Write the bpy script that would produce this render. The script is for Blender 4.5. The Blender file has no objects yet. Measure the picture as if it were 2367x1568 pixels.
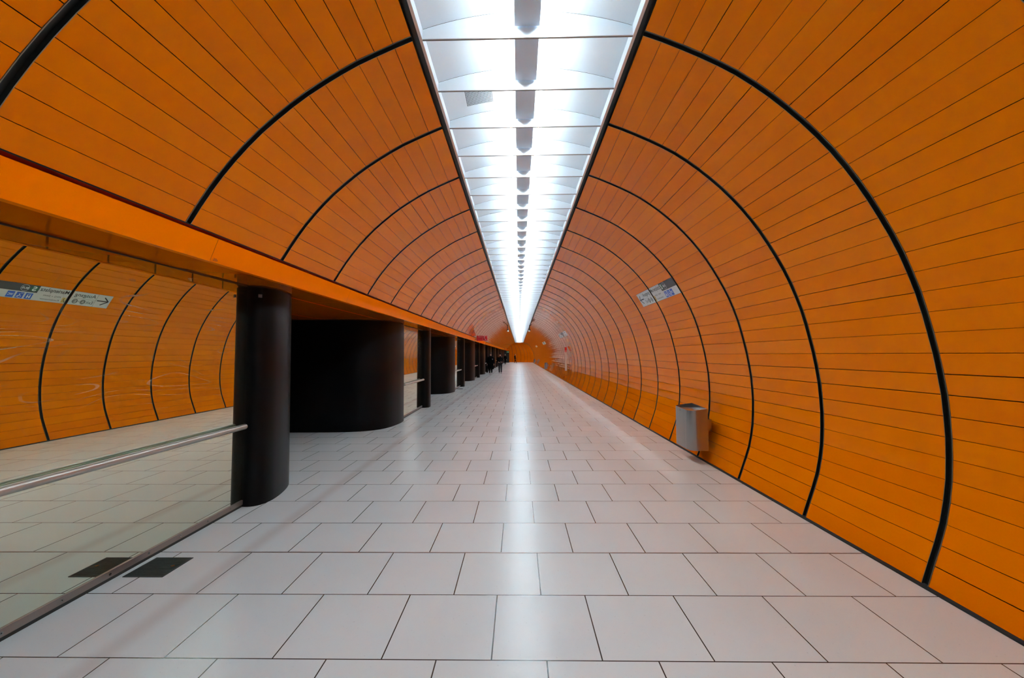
import bpy, bmesh, math, random
from mathutils import Vector, Matrix
random.seed(7)
S = 1.103                      # modelling units -> metres
scene = bpy.context.scene
COL = scene.collection
PI = math.pi

# ------------------------------------------------------------------ helpers
class MB:
    """collects polygons with material slots, builds ONE mesh object"""
    def __init__(s): s.v = []; s.f = []; s.m = []; s.sm = []
    def add(s, vs, fs, mi=0, smooth=False):
        o = len(s.v); s.v += [tuple(v) for v in vs]
        for f in fs:
            s.f.append(tuple(i + o for i in f)); s.m.append(mi); s.sm.append(smooth)
    def quad(s, a, b, c, d, mi=0): s.add([a, b, c, d], [(0, 1, 2, 3)], mi)
    def box(s, x0, x1, y0, y1, z0, z1, mi=0):
        v = [(x, y, z) for x in (x0, x1) for y in (y0, y1) for z in (z0, z1)]
        s.add(v, [(0, 1, 3, 2), (4, 6, 7, 5), (0, 4, 5, 1), (2, 3, 7, 6), (0, 2, 6, 4), (1, 5, 7, 3)], mi)
    def tube(s, p0, p1, r, n=16, mi=0, cap=True, r1=None):
        p0 = Vector(p0); p1 = Vector(p1); d = (p1 - p0).normalized()
        a = Vector((0, 0, 1)) if abs(d.z) < .9 else Vector((1, 0, 0))
        u = d.cross(a).normalized(); w = d.cross(u)
        r1 = r if r1 is None else r1
        v = []
        for p, rr in ((p0, r), (p1, r1)):
            for i in range(n):
                t = 2 * PI * i / n; v.append(p + u * rr * math.cos(t) + w * rr * math.sin(t))
        s.add(v, [(i, (i + 1) % n, n + (i + 1) % n, n + i) for i in range(n)], mi, True)
        if cap: s.add(v, [tuple(range(n))[::-1], tuple(range(n, 2 * n))], mi)
    def prism(s, pts, z0, z1, mi=0, smooth=True, caps=True):
        n = len(pts)
        v = [(x, y, z0) for x, y in pts] + [(x, y, z1) for x, y in pts]
        s.add(v, [(i, (i + 1) % n, n + (i + 1) % n, n + i) for i in range(n)], mi, smooth)
        if caps: s.add(v, [tuple(range(n))[::-1], tuple(range(n, 2 * n))], mi)
    def ball(s, c, r, mi=0, sc=(1, 1, 1), n=12, m=8):
        v = []; c = Vector(c)
        for j in range(m + 1):
            ph = PI * j / m
            for i in range(n):
                t = 2 * PI * i / n
                v.append((c.x + r * sc[0] * math.sin(ph) * math.cos(t), c.y + r * sc[1] * math.sin(ph) * math.sin(t), c.z + r * sc[2] * math.cos(ph)))
        s.add(v, [(j * n + i, (j + 1) * n + i, (j + 1) * n + (i + 1) % n, j * n + (i + 1) % n) for j in range(m) for i in range(n)], mi, True)
    def build(s, name, mats, parent=None, loc=(0, 0, 0), fix=True):
        me = bpy.data.meshes.new(name); me.from_pydata(s.v, [], s.f)
        mats = mats if isinstance(mats, (list, tuple)) else [mats]
        for m in mats: me.materials.append(m)
        me.polygons.foreach_set('material_index', s.m); me.polygons.foreach_set('use_smooth', s.sm)
        me.update()
        if fix:
            bm = bmesh.new(); bm.from_mesh(me)
            bmesh.ops.remove_doubles(bm, verts=bm.verts, dist=1e-5)
            bmesh.ops.recalc_face_normals(bm, faces=bm.faces)
            for e in bm.edges:
                if len(e.link_faces) == 2 and e.calc_face_angle(0) > math.radians(35): e.smooth = False
            bm.to_mesh(me); bm.free()
        o = bpy.data.objects.new(name, me); COL.objects.link(o)
        o.location = loc
        if parent: o.parent = parent
        return o

def thing(name, label, cat, loc=(0, 0, 0), rotz=0, group=None):
    o = bpy.data.objects.new(name, None); COL.objects.link(o)
    o.empty_display_size = .1
    o.location = loc; o.rotation_euler = (0, 0, rotz); o['label'] = label; o['category'] = cat
    if group: o['group'] = group
    return o
def tag(o, label, cat, group=None):
    o['label'] = label; o['category'] = cat
    if group: o['group'] = group
    return o
def struct(o): o['kind'] = 'structure'; return o
def dup(root, loc, label=None, group=None):
    def cp(o, par):
        c = o.copy(); COL.objects.link(c); c.parent = par
        for ch in list(o.children): cp(ch, c)
        return c
    r = cp(root, None); r.location = loc
    if label: r['label'] = label
    if group: r['group'] = group
    return r

# ------------------------------------------------------------------ materials
def mat(name):
    m = bpy.data.materials.new(name); m.use_nodes = True
    nt = m.node_tree; b = nt.nodes['Principled BSDF']
    return m, nt, b
def simple(name, col, rough=.5, metal=0., spec=.5, coat=0., noise=.0, nscale=8.):
    m, nt, b = mat(name)
    b.inputs['Base Color'].default_value = (*col, 1); b.inputs['Roughness'].default_value = rough
    b.inputs['Metallic'].default_value = metal; b.inputs['Specular IOR Level'].default_value = spec
    b.inputs['Coat Weight'].default_value = coat
    tc = nt.nodes.new('ShaderNodeTexCoord'); n = nt.nodes.new('ShaderNodeTexNoise')
    n.inputs['Scale'].default_value = nscale; n.inputs['Detail'].default_value = 3
    nt.links.new(tc.outputs['Object'], n.inputs['Vector'])
    mr = nt.nodes.new('ShaderNodeMapRange'); mr.inputs['To Min'].default_value = rough - noise * .5; mr.inputs['To Max'].default_value = rough + noise * .5
    nt.links.new(n.outputs['Fac'], mr.inputs['Value']); nt.links.new(mr.outputs['Result'], b.inputs['Roughness'])
    return m
def emis(name, col, st):
    m, nt, b = mat(name)
    b.inputs['Base Color'].default_value = (*col, 1)
    b.inputs['Emission Color'].default_value = (*col, 1); b.inputs['Emission Strength'].default_value = st
    return m
def node(nt, t, **kw):
    n = nt.nodes.new(t)
    for k, v in kw.items(): setattr(n, k, v)
    return n

def enamel(name, col, rough=.24, vary=.035, stains=True):
    """orange enamelled sheet: every panel a shade of its own, faint grime"""
    m, nt, b = mat(name); L = nt.links
    g = node(nt, 'ShaderNodeNewGeometry'); tc = node(nt, 'ShaderNodeTexCoord')
    no = node(nt, 'ShaderNodeTexNoise'); no.inputs['Scale'].default_value = .9; no.inputs['Detail'].default_value = 4
    L.new(tc.outputs['Object'], no.inputs['Vector'])
    ad = node(nt, 'ShaderNodeMath', operation='MULTIPLY_ADD'); L.new(g.outputs['Random Per Island'], ad.inputs[0]); ad.inputs[1].default_value = vary; ad.inputs[2].default_value = 1 - vary * .5
    mu = node(nt, 'ShaderNodeMath', operation='MULTIPLY_ADD'); L.new(no.outputs['Fac'], mu.inputs[0]); mu.inputs[1].default_value = .08; mu.inputs[2].default_value = -.04
    su = node(nt, 'ShaderNodeMath', operation='ADD'); L.new(ad.outputs[0], su.inputs[0]); L.new(mu.outputs[0], su.inputs[1])
    hs = node(nt, 'ShaderNodeHueSaturation'); hs.inputs['Color'].default_value = (*col, 1); L.new(su.outputs[0], hs.inputs['Value'])
    hr = node(nt, 'ShaderNodeMath', operation='MULTIPLY_ADD'); L.new(g.outputs['Random Per Island'], hr.inputs[0]); hr.inputs[1].default_value = .003; hr.inputs[2].default_value = .4985
    L.new(hr.outputs[0], hs.inputs['Hue'])
    L.new(hs.outputs['Color'], b.inputs['Base Color'])
    b.inputs['Roughness'].default_value = rough; b.inputs['Specular IOR Level'].default_value = .16; b.inputs['Specular Tint'].default_value = (1, .6, .25, 1)
    return m

ORANGE = (.61, .128, .0001)
M_or = enamel('orange_enamel', ORANGE, .075)
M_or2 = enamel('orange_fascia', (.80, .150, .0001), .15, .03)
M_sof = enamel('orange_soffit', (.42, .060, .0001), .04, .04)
M_back = simple('dark_red_joint', (.035, .006, .002), .7)
M_blk = simple('black_channel', (.006, .006, .005), .45, noise=.2)
M_lip = simple('grey_profile_edge', (.20, .17, .13), .35, .6)
M_beige = simple('beige_frame', (.86, .76, .70), .45)
M_white = simple('white_enamel', (.84, .91, .96), .35)
M_refl = simple('white_reflector', (.83, .91, .97), .45)
M_house = simple('grey_lamp_housing', (.74, .86, .98), .5)
M_bafed = simple('baffle_edge', (.32, .28, .26), .5)
M_lamp = emis('fluorescent_tube', (.84, .965, 1.), 78.)
M_steel = simple('brushed_steel', (.40, .385, .365), .22, .95, noise=.15, nscale=30)
M_rail = simple('steel_handrail', (.44, .42, .38), .40, .8, noise=.06, nscale=3)
M_sill = simple('steel_sill', (.26, .22, .20), .38, .75, noise=.2, nscale=20)
M_dark = simple('dark_void', (.004, .004, .004), .8)
M_signw = simple('sign_white', (.62, .63, .60), .4)
M_signd = simple('sign_anthracite', (.05, .05, .05), .4)
M_txt = simple('sign_black', (.012, .012, .012), .5)
M_gry = simple('sign_grey', (.16, .16, .15), .5)
M_txw = simple('sign_white_mark', (.75, .75, .72), .5)
M_blue = simple('sign_blue', (.02, .10, .48), .4)
M_yel = simple('sign_yellow', (.65, .45, .12), .4)
M_green = simple('sign_green', (.02, .12, .05), .4)
M_red = simple('sign_red', (.42, .006, .012), .35)
M_redp = simple('post_red', (.55, .01, .01), .35)
M_exit = emis('exit_green', (.03, .22, .07), .12)
M_coat = simple('black_cloth', (.0012, .0012, .0015), .9, spec=.06)
M_navy = simple('dark_jacket', (.0022, .0023, .003), .85, spec=.1)
M_trou = simple('grey_trousers', (.014, .015, .018), .85, spec=.15)
M_skin = simple('skin', (.45, .26, .19), .5)
M_hair = simple('dark_hair', (.02, .014, .01), .6)
M_shoe = simple('black_shoe', (.01, .01, .01), .5)
M_shoew = simple('light_shoe', (.35, .34, .33), .6)
M_grate = simple('cast_grate', (.012, .018, .02), .4, .5)
M_stick = simple('pale_sticker', (.16, .11, .09), .6)
M_perf = simple('vent_holes', (.03, .035, .045), .8)

# black-brown oiled steel of the pillars
m, nt, b = mat('pillar_dark_steel'); L = nt.links
tc = node(nt, 'ShaderNodeTexCoord'); n1 = node(nt, 'ShaderNodeTexNoise'); n1.inputs['Scale'].default_value = 1.3; n1.inputs['Detail'].default_value = 5
L.new(tc.outputs['Object'], n1.inputs['Vector'])
cr = node(nt, 'ShaderNodeValToRGB'); cr.color_ramp.elements[0].position = .35; cr.color_ramp.elements[0].color = (.0008, .0009, .0014, 1)
cr.color_ramp.elements[1].position = .72; cr.color_ramp.elements[1].color = (.0024, .0016, .0016, 1)
L.new(n1.outputs['Fac'], cr.inputs['Fac']); L.new(cr.outputs['Color'], b.inputs['Base Color'])
b.inputs['Roughness'].default_value = .38; b.inputs['Specular IOR Level'].default_value = .12
M_pil = m

# mirror glass: green-tinted silvered pane with hairline scratches
m, nt, b = mat('mirror_glass'); L = nt.links
b.inputs['Metallic'].default_value = 1; b.inputs['Roughness'].default_value = .0
b.inputs['Base Color'].default_value = (.73, .83, .69, 1)
tc = node(nt, 'ShaderNodeTexCoord')
mp = node(nt, 'ShaderNodeMapping'); mp.inputs['Scale'].default_value = (1, .32, 1.5); L.new(tc.outputs['Object'], mp.inputs['Vector'])
w1 = node(nt, 'ShaderNodeTexNoise'); w1.inputs['Scale'].default_value = 1.6; w1.inputs['Detail'].default_value = 1.5; w1.inputs['Distortion'].default_value = .5
L.new(mp.outputs[0], w1.inputs['Vector'])
f1 = node(nt, 'ShaderNodeMath', operation='MULTIPLY'); L.new(w1.outputs['Fac'], f1.inputs[0]); f1.inputs[1].default_value = 22
f2 = node(nt, 'ShaderNodeMath', operation='FRACT'); L.new(f1.outputs[0], f2.inputs[0])
f3 = node(nt, 'ShaderNodeMath', operation='LESS_THAN'); L.new(f2.outputs[0], f3.inputs[0]); f3.inputs[1].default_value = .10
n2 = node(nt, 'ShaderNodeTexNoise'); n2.inputs['Scale'].default_value = 2.4; n2.inputs['Detail'].default_value = 2; L.new(tc.outputs['Object'], n2.inputs['Vector'])
mr = node(nt, 'ShaderNodeMapRange'); mr.inputs['From Min'].default_value = .50; mr.inputs['From Max'].default_value = .66; L.new(n2.outputs['Fac'], mr.inputs['Value'])
f4 = node(nt, 'ShaderNodeMath', operation='MULTIPLY'); L.new(f3.outputs[0], f4.inputs[0]); L.new(mr.outputs[0], f4.inputs[1])
sx = node(nt, 'ShaderNodeSeparateXYZ'); L.new(tc.outputs['Object'], sx.inputs[0])
zr = node(nt, 'ShaderNodeMapRange'); zr.inputs['From Min'].default_value = 1.0 * S; zr.inputs['From Max'].default_value = 1.25 * S; L.new(sx.outputs['Z'], zr.inputs['Value'])
f5 = node(nt, 'ShaderNodeMath', operation='MULTIPLY'); L.new(f4.outputs[0], f5.inputs[0]); L.new(zr.outputs[0], f5.inputs[1])
f6 = node(nt, 'ShaderNodeMath', operation='MULTIPLY_ADD'); L.new(f5.outputs[0], f6.inputs[0]); f6.inputs[1].default_value = .30; f6.inputs[2].default_value = .012
df = node(nt, 'ShaderNodeBsdfDiffuse'); df.inputs['Color'].default_value = (.7, .62, .5, 1)
mx = node(nt, 'ShaderNodeMixShader'); L.new(f6.outputs[0], mx.inputs['Fac']); L.new(b.outputs[0], mx.inputs[1]); L.new(df.outputs[0], mx.inputs[2])
L.new(mx.outputs[0], nt.nodes['Material Output'].inputs['Surface'])
M_mirr = m
M_gedge = simple('glass_edge', (.10, .16, .14), .15)

# floor: honed stone tiles in running bond
TW, TD, TX0, TY0 = .5446, .5268, -1.2347, 1.9995
m, nt, b = mat('stone_floor'); L = nt.links
tc = node(nt, 'ShaderNodeTexCoord')
mp = node(nt, 'ShaderNodeMapping'); mp.inputs['Scale'].default_value = (1 / S, 1 / S, 1 / S); L.new(tc.outputs['Object'], mp.inputs['Vector'])
mp2 = node(nt, 'ShaderNodeMapping'); mp2.inputs['Location'].default_value = (-TX0 + TW / 2 + TW * 20, -TY0 + TD * 26, 0); L.new(mp.outputs[0], mp2.inputs['Vector'])
br = node(nt, 'ShaderNodeTexBrick'); br.offset = .5; br.offset_frequency = 2; br.squash = 1; br.squash_frequency = 2
br.inputs['Scale'].default_value = 1; br.inputs['Brick Width'].default_value = TW; br.inputs['Row Height'].default_value = TD
br.inputs['Mortar Size'].default_value = .0033; br.inputs['Mortar Smooth'].default_value = 0; br.inputs['Bias'].default_value = 0
br.inputs['Color1'].default_value = (.64, .72, .735, 1); br.inputs['Color2'].default_value = (.62, .695, .715, 1); br.inputs['Mortar'].default_value = (.035, .03, .025, 1)
L.new(mp2.outputs[0], br.inputs['Vector'])
n1 = node(nt, 'ShaderNodeTexNoise'); n1.inputs['Scale'].default_value = .55; n1.inputs['Detail'].default_value = 4; L.new(mp.outputs[0], n1.inputs['Vector'])
r1 = node(nt, 'ShaderNodeMapRange'); r1.inputs['From Min'].default_value = .3; r1.inputs['From Max'].default_value = .7; r1.inputs['To Min'].default_value = .93; r1.inputs['To Max'].default_value = 1.05; L.new(n1.outputs['Fac'], r1.inputs['Value'])
n2 = node(nt, 'ShaderNodeTexNoise'); n2.inputs['Scale'].default_value = 75; n2.inputs['Detail'].default_value = 2; L.new(mp.outputs[0], n2.inputs['Vector'])
r2 = node(nt, 'ShaderNodeMapRange'); r2.inputs['From Min'].default_value = .68; r2.inputs['From Max'].default_value = .76; r2.inputs['To Min'].default_value = 1.; r2.inputs['To Max'].default_value = .82; L.new(n2.outputs['Fac'], r2.inputs['Value'])
pr_ = node(nt, 'ShaderNodeMath', operation='MULTIPLY'); L.new(r1.outputs[0], pr_.inputs[0]); L.new(r2.outputs[0], pr_.inputs[1])
vm = node(nt, 'ShaderNodeVectorMath', operation='SCALE'); L.new(br.outputs['Color'], vm.inputs[0]); L.new(pr_.outputs[0], vm.inputs['Scale'])
# orange bounce light painted into the floor at right; darker reddish stripe at left
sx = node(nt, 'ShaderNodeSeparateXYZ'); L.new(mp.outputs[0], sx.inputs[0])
def floor_band(c, w, y=None):
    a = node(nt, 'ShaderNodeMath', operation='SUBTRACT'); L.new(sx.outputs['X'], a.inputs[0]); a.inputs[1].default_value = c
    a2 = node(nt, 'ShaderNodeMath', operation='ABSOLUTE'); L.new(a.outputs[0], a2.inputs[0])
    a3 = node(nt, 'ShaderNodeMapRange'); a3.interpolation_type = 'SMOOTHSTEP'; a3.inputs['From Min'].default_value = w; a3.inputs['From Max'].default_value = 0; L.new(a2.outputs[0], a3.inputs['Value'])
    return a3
l1 = floor_band(2.2, 1.9)
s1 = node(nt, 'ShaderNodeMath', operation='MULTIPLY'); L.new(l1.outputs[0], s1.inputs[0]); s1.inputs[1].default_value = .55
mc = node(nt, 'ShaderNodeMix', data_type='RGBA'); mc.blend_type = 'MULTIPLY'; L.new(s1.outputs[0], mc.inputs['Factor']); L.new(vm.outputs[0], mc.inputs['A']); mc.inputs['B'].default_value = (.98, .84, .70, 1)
l2 = floor_band(-2.10, .11)
s2 = node(nt, 'ShaderNodeMath', operation='MULTIPLY'); L.new(l2.outputs[0], s2.inputs[0]); s2.inputs[1].default_value = .8
mc2 = node(nt, 'ShaderNodeMix', data_type='RGBA'); mc2.blend_type = 'MULTIPLY'; L.new(s2.outputs[0], mc2.inputs['Factor']); L.new(mc.outputs['Result'], mc2.inputs['A']); mc2.inputs['B'].default_value = (.86, .78, .76, 1)
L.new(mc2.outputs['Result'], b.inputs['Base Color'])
b.inputs['Roughness'].default_value = .24; b.inputs['Specular IOR Level'].default_value = .45
M_floor = m

# ------------------------------------------------------------------ dimensions
PR = [[2.583, 0.011], [2.629, 0.14], [2.676, 0.268], [2.718, 0.398], [2.747, 0.534], [2.767, 0.669], [2.776, 0.806], [2.78, 0.943], [2.775, 1.08], [2.766, 1.22], [2.747, 1.356], [2.725, 1.491], [2.696, 1.626], [2.665, 1.76], [2.629, 1.892], [2.584, 2.022], [2.534, 2.151], [2.476, 2.277], [2.411, 2.399], [2.343, 2.518], [2.271, 2.634], [2.192, 2.746], [2.108, 2.854], [2.014, 2.96], [1.919, 3.058], [1.817, 3.151], [1.713, 3.239], [1.604, 3.321], [1.488, 3.4], [1.368, 3.468], [1.245, 3.53], [1.122, 3.587], [0.995, 3.642], [0.871, 3.69]]
PL = [[-0.722, 3.684], [-0.847, 3.632], [-0.973, 3.576], [-1.096, 3.519], [-1.215, 3.453], [-1.331, 3.382], [-1.445, 3.308], [-1.554, 3.227], [-1.661, 3.139], [-1.762, 3.05], [-1.858, 2.953], [-1.949, 2.852], [-2.034, 2.747], [-2.114, 2.637], [-2.189, 2.523], [-2.255, 2.414]]
YA, RS, RW = 2.652, 1.070, .044
YEND = 72.2
K0, K1 = -8, 65                 # rings (far edge at YA + k*RS)
CEN = .074                      # centre line of the lighting slot
GX = -2.77                      # face of the mirror panes
ZS = 2.216                      # soffit height

def nrm(a, b, sign):
    dx, dz = b[0] - a[0], b[1] - a[1]; l = math.hypot(dx, dz)
    return (-dz / l * sign, dx / l * sign), (dx / l, dz / l)

def vault(P, inward, name):
    mb = MB(); g = .0022
    for k in range(K0, K1):
        y0 = YA + k * RS + .001; y1 = YA + (k + 1) * RS - RW - .001
        for i in range(len(P) - 1):
            a, b_ = P[i], P[i + 1]
            n, t = nrm(a, b_, inward)
            g = .0036 if i == 9 and inward and P is PR else random.choice((.0013, .0018, .0018, .0026))
            j = [random.uniform(-.0007, .0007) for _ in range(4)]
            A = (a[0] + t[0] * g, a[1] + t[1] * g); B = (b_[0] - t[0] * g, b_[1] - t[1] * g)
            f = [(A[0] + n[0] * j[0], y0, A[1] + n[1] * j[0]), (B[0] + n[0] * j[1], y0, B[1] + n[1] * j[1]), (B[0] + n[0] * j[2], y1, B[1] + n[1] * j[2]), (A[0] + n[0] * j[3], y1, A[1] + n[1] * j[3])]
            d = .014
            bk = [(x - n[0] * d, y, z - n[1] * d) for x, y, z in f]
            mb.add(f + bk, [(0, 1, 2, 3), (0, 4, 5, 1), (1, 5, 6, 2), (2, 6, 7, 3), (3, 7, 4, 0)], 0)
    # backing sheet behind the joints
    off = []
    for i, p in enumerate(P):
        a = P[max(i - 1, 0)]; c = P[min(i + 1, len(P) - 1)]
        n, t = nrm(a, c, inward); off.append((p[0] - n[0] * .04, p[1] - n[1] * .04))
    ya, yb = YA + K0 * RS, YA + K1 * RS
    for i in range(len(off) - 1):
        mb.quad((off[i][0], ya, off[i][1]), (off[i + 1][0], ya, off[i + 1][1]), (off[i + 1][0], yb, off[i + 1][1]), (off[i][0], yb, off[i][1]), 1)
    o = mb.build(name, [M_or, M_back], fix=False)
    bm = bmesh.new(); bm.from_mesh(o.data)
    bmesh.ops.recalc_face_normals(bm, faces=bm.faces); bm.to_mesh(o.data); bm.free()
    return struct(o)
vault(PR, 1, 'wall_right'); vault(PL, 1, 'wall_left')

# black ring channels between the panel fields: one object per ring
TRIM = [0]
def tname(): TRIM[0] += 1; return 'trim_%d' % TRIM[0]
def ring_mesh():
    mb = MB()
    for P in (PR, PL):
        rows = []
        for i, p in enumerate(P):
            a = P[max(i - 1, 0)]; c = P[min(i + 1, len(P) - 1)]
            n, t = nrm(a, c, 1)
            pt = lambda y, h: (p[0] + n[0] * h, y, p[1] + n[1] * h)
            rows.append([pt(-RW, -.012), pt(-RW, .003), pt(-RW + .0035, .003), pt(-RW + .0035, -.022), pt(-.0035, -.022), pt(-.0035, .003), pt(0, .003), pt(0, -.012)])
        n_ = len(rows[0])
        for i in range(len(rows) - 1):
            for j in range(n_ - 1):
                mi = 0 if j in (0, 1, 5, 6) else 1
                mb.quad(rows[i][j], rows[i + 1][j], rows[i + 1][j + 1], rows[i][j + 1], mi)
    return mb
ring0 = struct(ring_mesh().build(tname(), [M_lip, M_blk], loc=(0, YA + K0 * RS, 0)))
for k in range(K0 + 1, K1 + 1):
    c = ring0.copy(); COL.objects.link(c); c.name = tname(); c.location = (0, YA + k * RS, 0)

# skirting at the foot of the right wall
mb = MB(); y0, y1 = -6, YEND
pts = [(2.556, 0), (2.559, .010), (2.577, .013), (2.60, .014), (2.62, .0)]
for i in range(len(pts) - 1):
    mb.quad((pts[i][0], y0, pts[i][1]), (pts[i + 1][0], y0, pts[i + 1][1]), (pts[i + 1][0], y1, pts[i + 1][1]), (pts[i][0], y1, pts[i][1]))
struct(mb.build('baseboard_right', M_dark))

# floor
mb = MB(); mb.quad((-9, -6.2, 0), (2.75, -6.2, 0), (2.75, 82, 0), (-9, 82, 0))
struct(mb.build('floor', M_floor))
# metal expansion joints across the floor
for k in range(0, 5):
    yj = TY0 + TD * (2 + 13 * k)
    mb = MB(); mb.box(-2.66, 2.555, yj - .006, yj + .006, 0, .0012)
    struct(mb.build(tname(), M_sill))

# ------------------------------------------------------------------ slot in the vault crown
mb = MB(); y0, y1 = -6.2, YEND
for sgn in (-1, 1):
    X = lambda h: CEN + sgn * h
    # black recess between panels and frame
    q = [(.800, 3.70), (.800, 3.735), (.752, 3.735), (.752, 3.712)]
    for (a, za), (c, zc) in zip(q, q[1:]): mb.quad((X(a), y0, za), (X(c), y0, zc), (X(c), y1, zc), (X(a), y1, za), 0)
struct(mb.build(tname(), M_blk))
for sgn in (-1, 1):
    mb = MB(); X = lambda h: CEN + sgn * h
    mb.box(min(X(.755), X(.734)), max(X(.755), X(.734)), y0, y1, 3.706, 3.80, 0)
    struct(mb.build(tname(), M_beige))
# roof slab over the lighting trough
mb = MB(); mb.box(CEN - .86, CEN + .86, -6.2, YEND, 4.02, 4.06)
for sgn in (-1, 1):
    a, c = sorted((CEN + sgn * .80, CEN + sgn * .83)); mb.box(a, c, -6.2, YEND, 3.74, 4.02)
struct(mb.build('ceiling', M_dark))

# ------------------------------------------------------------------ light bays
BP, BY0 = .5424, 2.677
def arch(h): return 3.902 - .118 * (h / .734) ** 2
def make_bay():
    r = thing('ceiling_light', 'white ceiling light bay with crosswise baffle in the long lighting strip', 'ceiling light', (CEN, BY0, 0), 0, 'light bays of the ceiling strip')
    m = MB()      # baffle board crossing at y=0, thin brownish lower edge
    m.box(-.733, .733, -.004, .004, 3.7105, 3.782, 0)
    m.box(-.733, .733, -.0065, .0065, 3.706, 3.7115, 1)
    m.build('baffle', [M_white, M_bafed], r)
    m = MB(); nn = 24      # thin arched diaphragm standing on the baffle
    for i in range(nn):
        h0 = -.733 + 1.466 * i / nn; h1 = -.733 + 1.466 * (i + 1) / nn
        for yy in (-.0015, .0015):
            m.quad((h0, yy, 3.782), (h1, yy, 3.782), (h1, yy, arch(h1) - .001), (h0, yy, arch(h0) - .001), 0)
    m.build('diaphragm', M_refl, r)
    m = MB(); N = 20; prev = None
    hs = [-.733 + 1.466 * i / N for i in range(N + 1)]
    for h0, h1 in zip(hs, hs[1:]):
        m.add([(h0, .003, arch(h0)), (h1, .003, arch(h1)), (h1, BP - .003, arch(h1)), (h0, BP - .003, arch(h0))], [(0, 1, 2, 3)], 0, True)
    for s_ in (-1, 1):
        m.quad((s_ * .7335, 0, 3.708), (s_ * .7335, BP, 3.708), (s_ * .7335, BP, 3.79), (s_ * .7335, 0, 3.79), 0)
    m.build('reflector', M_refl, r)
    m = MB(); m.box(-.088, .088, .012, BP - .012, 3.785, 3.83, 0); m.build('lamp_housing', M_house, r)
    for s_ in (-1, 1):
        m = MB(); m.tube((s_ * .135, .02, 3.822), (s_ * .135, BP - .02, 3.822), .013, 8); m.build('lamp_tube', M_lamp, r)
    return r
bay = make_bay()
NB = int((YEND - BY0) / BP)
for n in range(-15, NB):
    if n == 0: continue
    dup(bay, (CEN, BY0 + n * BP, 0))
# closing plate at the far end of the trough
mb = MB(); mb.box(CEN - .74, CEN + .74, BY0 + NB * BP, BY0 + NB * BP + .02, 3.70, 3.92); struct(mb.build(tname(), M_white))

# perforated vents in the reflector
def vent(xc, yc, label):
    r = thing('vent_grille', label, 'vent', (xc, yc, 0), 0, None)
    w, l = .135, .165
    zz = lambda x: arch(x - CEN) - .004
    m = MB(); N = 6
    for i in range(N):
        a = -w + 2 * w * i / N; c = -w + 2 * w * (i + 1) / N
        m.quad((a, -l, zz(xc + a)), (c, -l, zz(xc + c)), (c, l, zz(xc + c)), (a, l, zz(xc + a)))
    m.build('plate', M_white, r)
    m = MB(); nx, ny = 19, 24
    for i in range(nx):
        for j in range(ny):
            x = -w * .86 + 2 * w * .86 * i / (nx - 1); y = -l * .86 + 2 * l * .86 * j / (ny - 1); h = .0044
            m.quad((x - h, y - h, zz(xc + x) - .0015), (x + h, y - h, zz(xc + x) - .0015), (x + h, y + h, zz(xc + x) - .0015), (x - h, y + h, zz(xc + x) - .0015))
    m.build('perforation', M_perf, r)
vent(-.345, 3.47, 'perforated vent grille in the lighting trough, nearest and largest')
vent(-.345, 6.60, 'perforated vent grille in the lighting trough, middle one further along')
vent(-.345, 10.02, 'perforated vent grille in the lighting trough, farthest and faintest')

# ------------------------------------------------------------------ left beam: fascia, groove, soffit
mb = MB(); y0, y1 = -6.2, YEND
pts = [(-2.262, 2.410), (-2.30, 2.404), (-2.30, 2.386), (-2.262, 2.384)]
for a, c in zip(pts, pts[1:]): mb.quad((a[0], y0, a[1]), (c[0], y0, c[1]), (c[0], y1, c[1]), (a[0], y1, a[1]))
struct(mb.build(tname(), simple('deep_red_groove', (.30, .022, .003), .4)))
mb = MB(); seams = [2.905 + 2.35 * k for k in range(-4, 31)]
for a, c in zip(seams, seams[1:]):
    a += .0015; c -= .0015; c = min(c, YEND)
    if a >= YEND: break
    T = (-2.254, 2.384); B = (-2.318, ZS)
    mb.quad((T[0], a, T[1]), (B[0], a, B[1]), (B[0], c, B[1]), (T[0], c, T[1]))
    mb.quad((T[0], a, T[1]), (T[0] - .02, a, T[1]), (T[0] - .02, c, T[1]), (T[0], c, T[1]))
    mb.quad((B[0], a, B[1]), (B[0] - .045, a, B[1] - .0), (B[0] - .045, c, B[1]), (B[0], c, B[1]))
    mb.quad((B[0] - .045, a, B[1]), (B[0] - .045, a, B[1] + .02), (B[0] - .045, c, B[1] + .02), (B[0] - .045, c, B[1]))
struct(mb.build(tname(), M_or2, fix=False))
mb = MB()
mb.quad((-2.262, y0, 2.384), (-2.33, y0, ZS + .01), (-2.33, y1, ZS + .01), (-2.262, y1, 2.384))
struct(mb.build(tname(), M_back))
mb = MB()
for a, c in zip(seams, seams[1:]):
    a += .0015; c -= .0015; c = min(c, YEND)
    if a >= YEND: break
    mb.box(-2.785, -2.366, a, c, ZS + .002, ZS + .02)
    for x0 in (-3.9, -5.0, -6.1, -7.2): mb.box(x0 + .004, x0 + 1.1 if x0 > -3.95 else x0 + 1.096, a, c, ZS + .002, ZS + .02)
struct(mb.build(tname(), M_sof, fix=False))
mb = MB(); mb.box(-9, -2.33, y0, y1, ZS + .03, ZS + .06); struct(mb.build('ceiling_passages', M_back))
mb = MB(); mb.box(-8.2, -8.1, y0, 82, 0, ZS + .03); struct(mb.build('wall_platform', M_dark))

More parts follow.
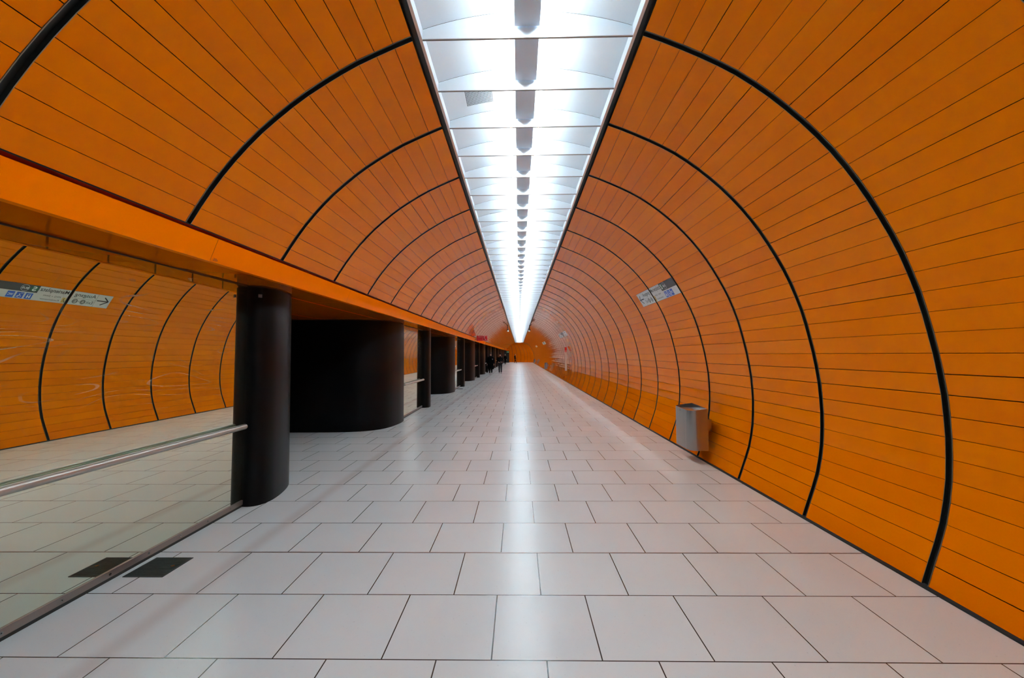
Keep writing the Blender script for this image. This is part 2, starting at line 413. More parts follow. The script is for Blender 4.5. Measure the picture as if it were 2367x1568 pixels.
# ------------------------------------------------------------------ pillars, mirror panes, rails
def smooth_poly(P, closed=False, it=2):
    for _ in range(it):
        Q = [P[0]]
        for a, c in zip(P, P[1:]):
            Q.append((a[0] * .75 + c[0] * .25, a[1] * .75 + c[1] * .25)); Q.append((a[0] * .25 + c[0] * .75, a[1] * .25 + c[1] * .75))
        Q.append(P[-1]); P = Q
    return P
PERIOD = 7.33
col_plan = [(-8.0, 3.985), (-3.3, 3.985), (-2.84, 3.965), (-2.70, 3.945), (-2.615, 4.00), (-2.582, 4.12), (-2.592, 4.27), (-2.622, 4.42), (-2.668, 4.57), (-2.735, 4.71), (-2.86, 4.85), (-3.08, 4.95), (-3.5, 5.0), (-8.0, 5.0)]
pyl_plan = [(-8.0, 7.735), (-4.2, 7.735), (-3.60, 7.735), (-3.20, 7.79), (-2.92, 7.92), (-2.76, 8.11), (-2.675, 8.38), (-2.632, 8.68), (-2.628, 8.90), (-2.645, 9.08), (-2.70, 9.24), (-2.80, 9.33), (-3.2, 9.36), (-8.0, 9.36)]
ords = ['nearest', 'second', 'third', 'fourth', 'fifth', 'sixth', 'seventh', 'eighth', 'ninth', 'tenth', 'eleventh']
def pillar(plan, dy, label, sticker=None):
    P = smooth_poly([(x, y + dy) for x, y in plan], it=3)
    cy = sum(p[1] for p in plan) / len(plan) + dy
    r = thing('pillar', label, 'pillar', (-2.75, cy, 0), 0, 'black rounded pillars along the left side')
    P = [(x + 2.75, y - cy) for x, y in P]
    m = MB(); m.prism(P, 0.0, ZS - .012, smooth=True); m.build('cladding', M_pil, r)
    cx = 0
    m = MB(); m.prism([(x - .012 if x > -4 else x, y) for x, y in P], ZS - .013, ZS + .004); m.build('shadow_gap', M_dark, r)
    return r, cy
for k in range(0, 10):
    r, cy = pillar(col_plan, PERIOD * k, 'narrow black rounded pillar at the far end of a mirror pane, %s of its kind from the viewer' % ords[k])
    if k == 0:
        m = MB()
        cyk = cy
        # small square sticker near the top of the nearest pillar
        nx_, ny_ = .60, -.80; px_, py_ = -2.637 + 2.75 + nx_ * .012, 3.972 - cy + ny_ * .012; tx_, ty_ = .80 * .0165, .60 * .0165
        q8 = [(px_ + a * tx_ + c * nx_ * .012, py_ + a * ty_ + c * ny_ * .012, z) for z in (2.099, 2.130) for a, c in ((-1, -1), (1, -1), (1, 0), (-1, 0))]
        m.add(q8, [(3, 2, 1, 0), (4, 5, 6, 7), (0, 1, 5, 4), (1, 2, 6, 5), (2, 3, 7, 6), (3, 0, 4, 7)])
        o = m.build('sticker', M_stick, r); o['label'] = 'small pale square sticker near the pillar top'
for k in range(-1, 9):
    pillar(pyl_plan, PERIOD * k, 'wide black rounded wall pillar facing the passage opening, %s of its kind from the viewer' % (ords[k] if k >= 0 else 'the one just outside the left frame edge,'))

def pane(k):
    a = PERIOD * k + 2.0; c = PERIOD * k + 3.968
    yc = (a + c) / 2; h = (c - a) / 2
    r = thing('mirror_partition', 'tall mirrored glass pane with steel sill between black pillars, %s from the viewer' % ords[k], 'mirror', (-2.762, yc, 0), 0, 'mirrored panes between the left pillars')
    r.rotation_euler = (0, .0045, .0105)
    m = MB(); m.box(-.012, 0, -h, h, .04, ZS - .004, 0); m.build('glass_pane', M_mirr, r)
    m = MB(); m.box(-.0125, .0008, h, h + .006, .04, ZS - .004, 0); m.build('glass_edge', M_gedge, r)
    m = MB(); m.box(-.02, .010, -h, h, .024, .068, 0); m.box(-.03, .003, -h, h, 0, .025, 1); s_ = m.build('sill', [M_sill, M_blk], r)
    n = 7
    for i in range(n):
        y = -h + 2 * h * (i + .35) / n
        m = MB(); m.tube((.010, y, .046), (.0115, y, .046), .0085, 12, 0); m.tube((.0115, y, .046), (.0118, y, .046), .004, 8, 1); m.build('screw', [M_steel, M_blk], s_)
    m = MB(); m.box(-.02, .004, -h, h, ZS - .009, ZS + .004, 0); m.build('head_channel', M_back, r)
    return r
for k in range(0, 10): pane(k)
def rail(k):
    a = PERIOD * k + 1.99; c = PERIOD * k + 3.89; yc = (a + c) / 2; h = (c - a) / 2
    r = thing('handrail', 'round steel handrail in front of the mirrored pane, %s from the viewer' % ords[k], 'handrail', (-2.704, yc, 0), .0075, 'steel handrails on the mirrored panes')
    m = MB(); m.tube((0, -h, .806), (0, h, .806),   .0265, 24); m.ball((0, h, .806),   .0265, sc=(1, .6, 1)); m.ball((0, -h, .806),   .0265, sc=(1, .6, 1)); m.build('rail', M_rail, r)
    for y in (-h + .06, h - .03):
        m = MB(); m.tube((0, y, .806), (-.058, y, .806), .008, 12); m.build('bracket', M_rail, r)
for k in range(0, 10): rail(k)

# ------------------------------------------------------------------ floor grates
def grate(xc, yc, w, l, label):
    r = thing('floor_grate', label, 'grate', (xc, yc, 0), 0, 'black drain grates in the floor')
    m = MB(); m.box(-w, w, -l, l, .0004, .0012); m.build('pit', M_dark, r)
    m = MB()
    m.box(-w, w, -l, -l + .008, 0, .004); m.box(-w, w, l - .008, l, 0, .004); m.box(-w, -w + .008, -l, l, 0, .004); m.box(w - .008, w, -l, l, 0, .004)
    m.build('frame', M_grate, r)
    m = MB()
    for i in range(1, 14):
        y = -l + 2 * l * i / 14; m.box(-w, w, y - .0018, y + .0018, .001, .004)
    for i in range(1, 30):
        x = -w + 2 * w * i / 30; m.box(x - .0012, x + .0012, -l, l, .001, .0034)
    m.build('bars', M_grate, r)
    m = MB(); m.tube((w * .62, l * .08, .003), (w * .62, l * .08, .0048), .012, 12); m.build('lifting_key_hole', M_steel, r)
grate(-2.5745, 2.838, .139, .1285, 'square black drain grate in the floor beside the nearest mirrored pane')
grate(-2.62, 2.838 + 2 * PERIOD, .139, .1285, 'tiny far drain grate in the floor before the third narrow pillar')

# ------------------------------------------------------------------ signs on the right vault
def on_wall(s, Y, off):
    i = int(math.floor(s)); i = max(0, min(len(PR) - 2, i)); t = s - i
    a, c = PR[i], PR[i + 1]; n, _ = nrm(a, c, 1)
    return (a[0] + (c[0] - a[0]) * t + n[0] * off, Y, a[1] + (c[1] - a[1]) * t + n[1] * off)
ROW = .1365
class Flat:
    """lays 2-D artwork on the wall panels: u metres along, v in panel rows"""
    def __init__(s, ystart): s.y0 = ystart
    def P(s, u, v, off): return on_wall(v, s.y0 - u, off)
    def rect(s, m, u0, u1, v0, v1, off, mi=0):
        cuts = [v0] + [k for k in range(int(v0) + 1, int(math.ceil(v1))) if v0 < k < v1] + [v1]
        e = 1e-4
        for a, c in zip(cuts, cuts[1:]):
            m.quad(s.P(u0, a + e, off), s.P(u1, a + e, off), s.P(u1, c - e, off), s.P(u0, c - e, off), mi)
    def poly(s, m, pts, off, mi=0):
        m.add([s.P(u, v, off) for u, v in pts], [tuple(range(len(pts)))], mi)
    def disc(s, m, u, v, r, off, mi=0, n=28, ring=None):
        out = [(u + r * math.cos(2 * PI * i / n), v + r / ROW * math.sin(2 * PI * i / n)) for i in range(n)]
        if ring is None: s.poly(m, out, off, mi)
        else:
            inn = [(u + ring * math.cos(2 * PI * i / n), v + ring / ROW * math.sin(2 * PI * i / n)) for i in range(n)]
            for i in range(n):
                j = (i + 1) % n; s.poly(m, [out[i], out[j], inn[j], inn[i]], off, mi)
    def stroke(s, m, pts, w, off, mi=0):
        for (a, b_), (c, d) in zip(pts, pts[1:]):
            ax, ay, cx, cy = a, b_ * ROW, c, d * ROW; l = math.hypot(cx - ax, cy - ay) or 1
            nx, ny = -(cy - ay) / l * w / 2, (cx - ax) / l * w / 2
            s.poly(m, [(ax + nx, (ay + ny) / ROW), (cx + nx, (cy + ny) / ROW), (cx - nx, (cy - ny) / ROW), (ax - nx, (ay - ny) / ROW)], off, mi)
    def text(s, m, body, u0, u1, v0, v1, off, mi=0, bold=0.):
        vs, fs = text2d(body, bold)
        x0 = min(v[0] for v in vs); x1 = max(v[0] for v in vs); z0 = min(v[1] for v in vs); z1 = max(v[1] for v in vs)
        V = [s.P(u0 + (x - x0) / (x1 - x0) * (u1 - u0), v0 + (y - z0) / (z1 - z0) * (v1 - v0), off) for x, y in vs]
        m.add(V, fs, mi)
def text2d(body, bold=0.):
    cu = bpy.data.curves.new('t', 'FONT'); cu.body = body; cu.size = 1; cu.offset = bold; cu.resolution_u = 3
    o = bpy.data.objects.new('t', cu); COL.objects.link(o)
    bpy.context.view_layer.update()
    dg = bpy.context.evaluated_depsgraph_get(); me = bpy.data.meshes.new_from_object(o.evaluated_get(dg))
    vs = [(v.co.x, v.co.y) for v in me.vertices]; fs = [tuple(p.vertices) for p in me.polygons]
    bpy.data.objects.remove(o); bpy.data.curves.remove(cu); bpy.data.meshes.remove(me)
    return vs, fs

F = Flat(7.617); UR0, UR1 = 7.617 - (YA + 4 * RS), 7.617 - (YA + 4 * RS - RW)   # ring crossing the sign
UE = 7.617 - (YA + 3 * RS + .001)
sg = thing('wayfinding_sign', 'white exit sign with arrow and blue pictograms, nearest on the right orange wall', 'sign', (2.35, 6.9, 2.5))
def mk(m, name, mats, par):
    o = m.build(name, mats, None, fix=False); o.parent = par; o.location = (-par.location[0], -par.location[1], -par.location[2]); return o
m = MB(); F.rect(m, 0, UR0 - .004, 18.02, 19.98, .004); mk(m, 'sign_panel', M_signw, sg)
m = MB(); F.rect(m, UR1 + .004, UE, 18.02, 19.98, .004); mk(m, 'sign_panel', M_signw, sg)
o_ = .006
m = MB(); F.rect(m, 1.187, UE, 19.0, 19.98, .005); mk(m, 'dark_field', M_signd, sg)
m = MB()   # arrow and divider
F.stroke(m, [(.052, 19.03), (.245, 19.03)], .02, o_); F.stroke(m, [(.135, 19.62), (.035, 19.03), (.155, 18.42)], .02, o_)
mk(m, 'arrow', M_txt, sg)
m = MB(); F.rect(m, .266, .270, 18.04, 19.97, o_); F.rect(m, .275, UR0 - .01, 18.98, 18.995, o_)
F.text(m, 'Ausgang', .292, .650, 19.14, 19.80, o_, bold=.006)
F.text(m, 'Exit', .292, .405, 18.35, 18.80, o_)
F.text(m, 'Marienplatz', .748, 1.170, 19.20, 19.85, o_, bold=.006)
F.text(m, 'MVG', .832, .925, 18.72, 18.93, o_); F.text(m, 'SWM', .985, 1.085, 18.72, 18.93, o_); F.disc(m, .955, 18.82, .006, o_)
F.text(m, 'Kundencenter', .832, 1.110, 18.24, 18.46, o_)
mk(m, 'lettering', M_txt, sg)
m = MB()
F.disc(m, .462, 18.56, .046, o_, 0); F.disc(m, .592, 18.56, .046, o_, 0); F.stroke(m, [(.515, 18.56), (.540, 18.56)], .01, o_, 0)
F.text(m, 'A', .440, .484, 18.36, 18.76, .0075, 1); F.text(m, 'E', .576, .608, 18.36, 18.76, .0075, 1)
mk(m, 'exit_letters', [M_gry, M_signw], sg)
m = MB(); F.disc(m, 1.250, 19.52, .054, o_, 0); F.text(m, 'S', 1.222, 1.278, 19.20, 19.84, .0075, 1, bold=.03)
mk(m, 'suburban_rail_mark', [M_green, M_txw], sg)
m = MB(); F.disc(m, 1.372, 19.50, .056, o_, 1, ring=.052); F.text(m, 'BUS', 1.328, 1.416, 19.36, 19.64, .0075, 1, bold=.02)
mk(m, 'bus_mark', [M_signd, M_txw], sg)
m = MB(); F.rect(m, .738, .800, 18.10, 18.86, o_, 0)
q = .0075
F.stroke(m, [(.754, 18.25), (.760, 18.5), (.769, 18.55), (.784, 18.25)], .006, q, 1); F.stroke(m, [(.769, 18.55), (.784, 18.66)], .008, q, 1); F.disc(m, .769, 18.72, .007, q, 1); F.rect(m, .743, .757, 18.2, 18.36, q, 1)
mk(m, 'yellow_pictogram', [M_yel, M_txt], sg)
for i, u in enumerate((1.222, 1.339, 1.456)):
    m = MB(); F.rect(m, u, u + .092, 18.10, 18.87, o_, 0)
    if i == 0:
        F.text(m, 'INFO', u + .02, u + .075, 18.70, 18.80, q, 1)
        for du in (.03, .062):
            F.disc(m, u + du, 18.60, .008, q, 1); F.rect(m, u + du - .009, u + du + .009, 18.22, 18.52, q, 1)
        F.rect(m, u + .03, u + .062, 18.36, 18.44, q, 1)
    elif i == 1:
        F.text(m, 'WC', u + .01, u + .045, 18.68, 18.80, q, 1)
        F.disc(m, u + .052, 18.62, .008, q, 1); F.stroke(m, [(u + .05, 18.56), (u + .048, 18.40), (u + .068, 18.40), (u + .078, 18.22)], .010, q, 1)
        F.disc(m, u + .044, 18.32, .022, q, 1, ring=.017)
    else:
        F.text(m, 'WC', u + .012, u + .080, 18.34, 18.64, q, 1, bold=.03)
    o = mk(m, 'blue_pictogram', [M_blue, M_txw], sg); o['label'] = ('blue pictogram with two figures', 'blue wheelchair pictogram', 'blue WC pictogram')[i]

# farther signs
def far_sign(y_far, y_near, lab, v0=18.2, v1=20.1):
    t = thing('wayfinding_sign', lab, 'sign', (2.33, (y_far + y_near) / 2, 2.55)); f = Flat(y_far); W = y_far - y_near
    m = MB(); f.rect(m, 0, W, v0, v1, .012); mk(m, 'sign_panel', M_signw, t)
    m = MB(); f.rect(m, W * .36, W * .66, (v0 + v1) / 2, v1, .016); f.rect(m, W * .48, W * .62, v0, (v0 + v1) / 2, .016); mk(m, 'dark_field', M_gry, t)
    m = MB()
    f.stroke(m, [(W * .05, v0 + 1.1), (W * .12, v0 + 1.1)], .05, .018); f.rect(m, W * .16, W * .32, v1 - .55, v1 - .35, .018); f.rect(m, W * .16, W * .30, v0 + .35, v0 + .5, .018)
    f.rect(m, W * .70, W * .92, v1 - .55, v1 - .38, .018); f.rect(m, W * .70, W * .86, v0 + .35, v0 + .5, .018)
    mk(m, 'lettering', M_gry, t)
far_sign(22.8, 19.15, 'second wayfinding sign along the right wall, white and grey, seen small')
far_sign(38.3, 34.65, 'third wayfinding sign along the right wall, tiny pale grey square')
t = thing('wayfinding_sign', 'farthest wayfinding sign on the right wall, seen edge-on as two pale lines', 'sign', (2.33, 51.5, 2.55)); f = Flat(53.3)
for a in (0, 2.2):
    m = MB(); f.rect(m, a, a + .55, 18.4, 20.3, .012); mk(m, 'sign_panel', M_signw, t)

# ------------------------------------------------------------------ wall bins
def bin_(y0, label, group='steel litter bins on the right wall'):
    r = thing('litter_bin', label, 'bin', (2.43, y0, 0), 0, group)
    # plan: x from 2.405 (front) to 2.625 (back), y 0 .. .56
    front, back, ln = -.125, .127, .49
    plan = [(back, 0.0), (front + .10, .0), (front + .045, .02), (front + .012, .06), (front, .115), (front + .004, .15), (front, .19), (front, ln - .03), (front + .01, ln - .006), (front + .03, ln), (back, ln)]
    P = smooth_poly(plan, it=2)
    m = MB(); n = len(P)
    top = lambda x, y: .712 + (x - front) / (back - front) * .035 + y / ln * .022
    bot = .180
    outer0 = [(x, y, bot) for x, y in P]; outer1 = [(x, y, top(x, y)) for x, y in P]
    cx, cy = 0.0, ln / 2
    inn = [(cx + (x - cx) * .93, cy + (y - cy) * .96) for x, y in P]
    in1 = [(x, y, top(x, y)) for x, y in inn]; in0 = [(x, y, .56) for x, y in inn]
    V = outer0 + outer1 + in1 + in0
    for k in range(3):
        fs = [(k * n + i, k * n + (i + 1) % n, (k + 1) * n + (i + 1) % n, (k + 1) * n + i) for i in range(n)]
        m.add(V, fs, 0, True)
    m.add(V, [tuple(range(n))[::-1]], 0)
    m.build('shell', M_steel, r)
    m = MB(); m.add([(x, y, .58) for x, y in inn], [tuple(range(n))], 0); m.build('liner', simple('liner', (.25, .17, .13), .5), r)
    # sloped drop flap in the opening
    m = MB(); m.add([(front + .02, .05, .690), (back - .01, .05, .68), (back - .01, ln - .05, .72), (front + .02, ln - .05, .71)], [(0, 1, 2, 3)], 0)
    m.build('flap', M_steel, r)
    m = MB(); m.tube((front - .0002, ln * .62, .69), (front - .003, ln * .62, .69), .006, 10); m.build('lock', M_blk, r)
    for ya_ in (.10, ln - .12):
        m = MB(); m.box(back, back + .12, ya_ + .05, ya_ + .10, .42, .58); m.build('wall_bracket', M_steel, r)
bin_(5.44, 'large brushed steel litter bin hung on the right wall')
bin_(35.4, 'small distant steel litter bin on the right wall past the red-topped post')
bin_(61.5, 'tiny pale litter bin at the far end of the right wall')

# emergency post
r = thing('emergency_post', 'tall steel post with red top standing against the right wall', 'post', (2.560, 21.6, 0))
m = MB(); m.box(-.045, .045, -.05, .05, .60, 1.62); m.build('column', simple('post_metal', (.66, .66, .63), .35, .25), r)
m = MB(); m.box(-.047, .047, -.052, .052, 1.62, 1.88); m.build('head', M_redp, r)
m = MB(); m.box(-.02, .02, -.056, -.052, 1.65, 1.70); m.build('label_plate', M_signw, r)
for za_, xa_ in ((.68, .115), (1.50, .07)):
    m = MB(); m.box(.045, xa_, -.03, .03, za_, za_ + .06); m.build('wall_bracket', M_steel, r)

# small stencilled mark on the fascia beside the seam
vs, fs = text2d('20s'); x0 = min(v[0] for v in vs); x1 = max(v[0] for v in vs)
m = MB(); q0 = []
for x, y in vs:
    zz_ = .012 + y * .026; tt = zz_ / .165
    q0.append((-2.3175 + .064 * tt + .0022 + 2.31, (x - x0) / (x1 - x0) * .045, zz_))
m.add(q0, fs)
o = m.build('stencil_mark', M_txt, fix=False); o.location = (-2.31, 2.925, ZS); tag(o, 'tiny dark stencilled 20s beside the seam of the left orange beam', 'marking')

# red emergency call sign projecting from the beam
Y = 20.5
r = thing('emergency_sign', 'red emergency call sign with white handset jutting from the left beam', 'sign', (-1.9, Y, 2.2))
m = MB(); m.box(-.285, .285, -.02, .02, .02, .29); m.build('sign_board', M_red, r)
m = MB()
vs, fs = text2d('Notruf'); x0 = min(v[0] for v in vs); x1 = max(v[0] for v in vs)
m.add([(-.19 + (x - x0) / (x1 - x0) * .17, -.0215, .215 + y * .055) for x, y in vs], fs)
m.build('lettering', M_txw, r, fix=False)
m = MB(); y = -.0215
for a, c in (((.03, .04), (.27, .04)), ((.27, .04), (.27, .275)), ((.27, .275), (.03, .275)), ((.03, .275), (.03, .04))):
    dx = .003; m.box(min(a[0], c[0]) - dx, max(a[0], c[0]) + dx, y - .001, y, min(a[1], c[1]) - dx, max(a[1], c[1]) + dx)
pts = [(.115, .25), (.105, .20), (.125, .14), (.165, .09), (.205, .07)]
for (a, b_), (c, d) in zip(pts, pts[1:]): m.tube((a, y, b_), (c, y, d), .011, 8)
m.tube((.115, y, .245), (.14, y, .215), .016, 8); m.tube((.205, y, .07), (.175, y, .095), .016, 8)
m.build('handset_symbol', M_txw, r)
m = MB(); m.box(-.42, -.285, -.012, .012, .06, .14); m.build('bracket', M_steel, r)

# hanging cameras at the edge of the light strip
for sx_, lab in ((-1, 'small camera hanging on an arm left of the light strip'), (1, 'small camera hanging on an arm right of the light strip')):
    X = -.80 if sx_ < 0 else .80
    r = thing('hanging_camera', lab, 'camera', (X, 29.0, 3.2), 0, None)
    m = MB(); m.tube((0, 0, .12), (0, 0, .46), .03, 12); m.tube((0, 0, .40), (sx_ * .18, 0, .50), .02, 10); m.build('arm', M_blk, r)
    m = MB(); m.ball((0, 0, .08), .075, sc=(1, 1, 1.1)); m.build('housing', M_blk, r)
    m = MB(); m.ball((sx_ * -.01, -.03, .02), .075, sc=(1, 1, .8)); m.build('dome', M_signw, r)

# ------------------------------------------------------------------ far bend of the tunnel
def bend():
    mb = MB(); Rb = 2.95; px = -.065 - Rb; yb = YEND; N = 10
    prof = PR + [[p[0], p[1]] for p in PL]
    arc = lambda p, a: (px + (p[0] - px) * math.cos(a), yb + (p[0] - px) * math.sin(a), p[1])
    for k in range(N):
        a0 = k * PI / 2 / N; a1 = (k + 1) * PI / 2 / N - .010
        for i in range(len(prof) - 1):
            p, q_ = prof[i], prof[i + 1]
            mb.quad(arc(p, a0), arc(q_, a0), arc(q_, a1), arc(p, a1), 0)
            mb.quad(arc(p, a1), arc(q_, a1), arc(q_, a1 + .010), arc(p, a1 + .010), 1)
    return struct(mb.build('wall_end', [M_or, M_blk], fix=False))
bend()
mb = MB(); mb.box(-8, -1.80, 74.0, 74.1, 0, ZS + .05); struct(mb.build('wall_portal', M_dark))
mb = MB(); mb.box(-8, -1.80, 73.9, 74.0, ZS + .02, 2.42); struct(mb.build(tname(), M_or2))
r = thing('exit_sign', 'small green exit sign at the far dark portal', 'sign', (-2.05, 73.6, 1.85))
m = MB(); m.box(-.22, .22, -.03, .03, 0, .26); m.build('sign_box', M_exit, r)
m = MB(); m.box(-.14, -.10, -.034, -.030, .06, .17); m.box(-.02, .06, -.034, -.030, .10, .14); m.box(.09, .15, -.034, -.030, .05, .20); m.build('symbol', M_txw, r)
m = MB(); m.tube((0, 0, .26), (0, 0, ZS - 1.85 + .02), .012, 8); m.build('rod', M_blk, r)

for lx, ly in ((-.1, 73.2), (-1.2, 74.8)):  # unseen fill lights added to brighten the far bend
    ld = bpy.data.lights.new('bend_fill', 'AREA'); ld.shape = 'RECTANGLE'; ld.size = .9; ld.size_y = .9; ld.energy = 60; ld.color = (.9, .95, 1)
    lo = bpy.data.objects.new('bend_fill', ld); COL.objects.link(lo); lo.location = (lx, ly, 3.55)

# ------------------------------------------------------------------ people
def skin_mesh(name, V, E, R, m, parent, sub=2, root=0):
    me = bpy.data.meshes.new(name); me.from_pydata(V, E, []); me.update()
    o = bpy.data.objects.new(name, me); COL.objects.link(o)
    md = o.modifiers.new('s', 'SKIN'); md.use_smooth_shade = True
    sv = me.skin_vertices[0].data
    for i, r in enumerate(R): sv[i].radius = r if isinstance(r, tuple) else (r, r)
    sv[root].use_root = True
    sb = o.modifiers.new('d', 'SUBSURF'); sb.levels = sub; sb.render_levels = sub
    bpy.context.view_layer.update()
    dg = bpy.context.evaluated_depsgraph_get(); nm = bpy.data.meshes.new_from_object(o.evaluated_get(dg))
    bpy.data.objects.remove(o); bpy.data.meshes.remove(me)
    nm.materials.clear(); nm.materials.append(m)
    for p in nm.polygons: p.use_smooth = True; p.material_index = 0
    q_ = bpy.data.objects.new(name, nm); COL.objects.link(q_); q_.parent = parent
    return q_
def person(label, loc, rotz, H, lf, rf, arms, coat_mat, trou_mat, shoe_mat, coat_len, hat=None, extra=None, swing=1.):
    """lf / rf: forward offset of feet; arms: list of two (elbow, wrist) offsets; faces -Y before rotation"""
    r = thing('person', label, 'person', loc, rotz)
    h = H
    V = []; E = []; R = []
    def add(p, rad, par=None):
        V.append((p[0] * h, p[1] * h, p[2] * h)); R.append(tuple(x * h for x in rad) if isinstance(rad, tuple) else rad * h)
        if par is not None: E.append((par, len(V) - 1))
        return len(V) - 1
    pel = add((0, 0, .52), (.082, .058)); wa = add((0, .0, .61), (.070, .050), pel); ch = add((0, 0, .72), (.088, .058), wa)
    sh = add((0, .002, .80), (.060, .045), ch); nk = add((0, -.005, .850), .028, sh)
    hd0 = add((0, -.012, .885), (.036, .044), nk); hd1 = add((0, -.012, .935), (.042, .050), hd0); hd2 = add((0, -.008, .975), (.032, .038), hd1)
    nose = add((0, -.062, .912), .008, hd0)
    armj = []
    for sgn, (el, wr) in zip((-1, 1), arms):
        s0 = add((sgn * .105, 0, .795), .030, sh); e0 = add((sgn * .12 + el[0], el[1], .795 + el[2]), .022, s0)
        w0 = add((sgn * .12 + wr[0], wr[1], .795 + wr[2]), .015, e0)
        d = Vector((wr[0] - el[0], wr[1] - el[1], wr[2] - el[2])).normalized()
        wp = Vector((sgn * .12 + wr[0], wr[1], .795 + wr[2])); pm = wp + d * .035
        p0 = add(tuple(pm), (.020, .011), w0)
        side = Vector((0, 1, 0)) if abs(d.y) < .7 else Vector((1, 0, 0))
        for j, (o1, ln) in enumerate(((-.018, .036), (-.006, .042), (.006, .040), (.018, .032))):
            a = pm + side * o1 + d * .018; c = a + d * ln * .55 + Vector((-sgn * .004, 0, 0)); e = c + d * ln * .4 + Vector((-sgn * .010, 0, 0))
            ia = add(tuple(a), .0056, p0); ic = add(tuple(c), .005, ia); add(tuple(e), .004, ic)
        a = wp + d * .015 - side * .016; th = add(tuple(a), .0065, w0); add(tuple(a + d * .022 - side * .016), .0052, th)
        armj.append((s0, e0, w0))
    legj = []
    for sgn, fy, lift in ((-1, lf[0], lf[1]), (1, rf[0], rf[1])):
        hp = add((sgn * .050, 0, .50), (.052, .050), pel)
        kn = add((sgn * .050, fy * .45 - .015 - lift * .5, .285 + lift * .3), .034, hp)
        an = add((sgn * .046, fy, .050 + lift), .022, kn)
        he = add((sgn * .046, fy - .02, .024 + lift), (.022, .018), an); to = add((sgn * .050, fy - .085, .016 + lift * .6), (.022, .012), he)
        legj.append((hp, kn, an, he, to))
    skin_mesh('body', V, E, R, M_skin, r, 1)
    def sub(idx, scale, grow, name, m_, root=0):
        mp_ = {i: j for j, i in enumerate(idx)}
        V2 = [V[i] for i in idx]; E2 = [(mp_[a], mp_[c]) for a, c in E if a in mp_ and c in mp_]
        R2 = []
        for i in idx:
            r_ = R[i] if isinstance(R[i], tuple) else (R[i], R[i]); R2.append((r_[0] * scale + grow * h, r_[1] * scale + grow * h))
        return skin_mesh(name, V2, E2, R2, m_, r, 1, root)
    sub([pel] + [i for l in legj for i in l[:3]], 1.12, .006, 'trousers', trou_mat)
    sub([pel, wa, ch, sh] + [i for a in armj for i in a], 1.18, .015, 'jacket', coat_mat)
    m_ = MB(); m_.tube((0, .0, .808 * h), (0, -.006 * h, .866 * h), .060 * h, 20, r1=.040 * h); m_.build('collar', coat_mat, r)
    for l in legj:
        sub([l[2], l[3], l[4]], 1.2, .010, 'shoe', shoe_mat)
    if coat_len < .50:     # hanging coat skirt
        m_ = MB(); rings = []
        zs = [.74, .62, .52, .42, coat_len + .02, coat_len]
        ws = [(.130, .090), (.124, .092), (.134, .100), (.142, .112), (.148, .130), (.150, .132)]
        n = 20; V2 = []
        for z, (a, c) in zip(zs, ws):
            for i in range(n):
                t = 2 * PI * i / n; wv = 1 + .05 * math.sin(t * 5 + z * 6)
                V2.append((a * math.cos(t) * wv * h, (c * math.sin(t) * wv + (lf[0] + rf[0]) * .2) * h, z * h))
        m_.add(V2, [(j * n + i, j * n + (i + 1) % n, (j + 1) * n + (i + 1) % n, (j + 1) * n + i) for j in range(len(zs) - 1) for i in range(n)], 0, True)
        m_.build('coat_skirt', coat_mat, r)
    m_ = MB()
    m_.ball((0, .004 * h, .952 * h), .050 * h, 0, sc=(.92, 1.05, .98), n=16, m=10)
    V3 = [(x, y, z) for x, y, z in m_.v]
    m_.v = [(x, y if z > .935 * h or y > 0 else max(y, -.036 * h), z) for x, y, z in V3]
    m_.build('hat' if hat else 'hair', hat or M_hair, r)
    if extra: extra(r, h)
    return r
rest = [((-.012, .0, -.17), (-.02, -.035, -.32)), ((.012, 0, -.17), (.02, .02, -.32))]
swingA = [((-.03, .05, -.16), (-.05, .03, -.31)), ((.03, -.02, -.17), (.03, -.08, -.31))]
phone = [((-.015, .0, -.17), (.05, -.12, -.22)), ((.015, 0, -.17), (-.03, -.13, -.21))]
def scarf(r, h):
    m_ = MB(); m_.tube((0, -.002 * h, .825 * h), (0, -.004 * h, .858 * h), .060 * h, 16); m_.build('scarf', M_coat, r)
    m_ = MB(); m_.box(.05 * h, .11 * h, -.085 * h, -.075 * h, .715 * h, .728 * h); m_.box(.085 * h, .10 * h, -.09 * h, -.08 * h, .68 * h, .71 * h); o = m_.build('strap_mark', M_signw, r)
def handheld(r, h):
    m_ = MB(); m_.box(.012 * h, .032 * h, -.175 * h, -.165 * h, .57 * h, .61 * h); m_.build('phone', simple('phone_back', (.2, .2, .21), .3), r)
person('person in a long black coat and scarf walking towards the viewer, foremost of the walkers', (-2.16, 30.3, 0), .08, 1.63, (-.10, 0), (.06, .01), swingA, M_coat, M_coat, M_shoew, .26, extra=scarf)
person('person in black jacket, grey trousers and black cap looking down at hands while walking', (-1.46, 31.0, 0), 0, 1.60, (-.05, 0), (.05, .005), phone, M_navy, M_trou, M_shoew, .6, hat=M_coat, extra=handheld)
person('person in dark clothes half hidden in shade behind the one with the cap', (-2.15, 62.0, 0), .2, 1.58, (-.06, 0), (.05, .0), rest, M_coat, M_coat, M_shoe, .6)
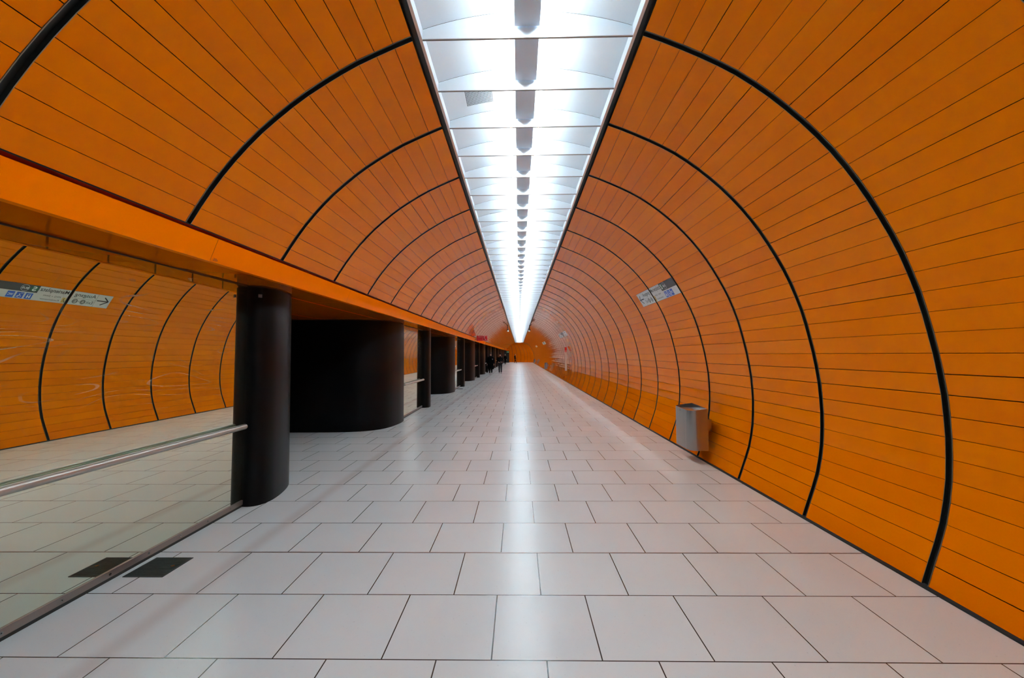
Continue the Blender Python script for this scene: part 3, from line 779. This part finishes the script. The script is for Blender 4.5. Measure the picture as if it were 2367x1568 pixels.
def backpack(r, h):
    m_ = MB(); m_.ball((0, .085 * h, .70 * h), .085 * h, 0, sc=(.85, .62, 1.25)); m_.build('backpack', M_coat, r)
person('person with a backpack striding past the far orange wall, seen as a dark silhouette', (-.66, 70.5, 0), 1.35, 1.58, (-.12, 0), (.12, .02), rest, M_coat, M_coat, M_shoe, .6, hat=M_hair, extra=backpack)

# ------------------------------------------------------------------ behind the viewer: closing wall, world
mb = MB(); mb.box(-9, 3.2, -6.3, -6.2, 0, 4.1); struct(mb.build('wall_back', simple('back_wall', (.25, .12, .05), .7)))
w = bpy.data.worlds.new('world'); scene.world = w; w.use_nodes = True
w.node_tree.nodes['Background'].inputs[0].default_value = (.5, .5, .5, 1); w.node_tree.nodes['Background'].inputs[1].default_value = .02

# ------------------------------------------------------------------ to metres
SM = Matrix.Scale(S, 4)
for me in bpy.data.meshes: me.transform(SM)
for o in bpy.data.objects: o.location = o.location * S

# ------------------------------------------------------------------ camera
f, yaw, pitch, roll = 913.6, .017, .0394, -.0065
cy_, sy_ = math.cos(yaw), math.sin(yaw); cp, sp = math.cos(pitch), math.sin(pitch)
d = Vector((-sy_ * cp, cy_ * cp, sp)); r0 = Vector((cy_, sy_, 0)); u0 = r0.cross(d)
rr = r0 * math.cos(roll) + u0 * math.sin(roll); uu = -r0 * math.sin(roll) + u0 * math.cos(roll)
cam = bpy.data.cameras.new('camera'); co = bpy.data.objects.new('camera', cam); COL.objects.link(co)
cam.sensor_width = 36; cam.lens = f / 2367 * 36; cam.clip_start = .05; cam.clip_end = 300
M = Matrix((rr, uu, -d)).transposed().to_4x4(); M.translation = Vector((0, 0, 1.5 * S)); co.matrix_world = M
scene.camera = co
scene.view_settings.view_transform = 'Standard'; scene.view_settings.look = 'None'
scene.view_settings.exposure = -0.14
scene.cycles.max_bounces = 8; scene.cycles.diffuse_bounces = 6; scene.cycles.glossy_bounces = 4
scene.cycles.sample_clamp_indirect = 15
scene.cycles.caustics_reflective = False
scene.cycles.use_light_tree = False
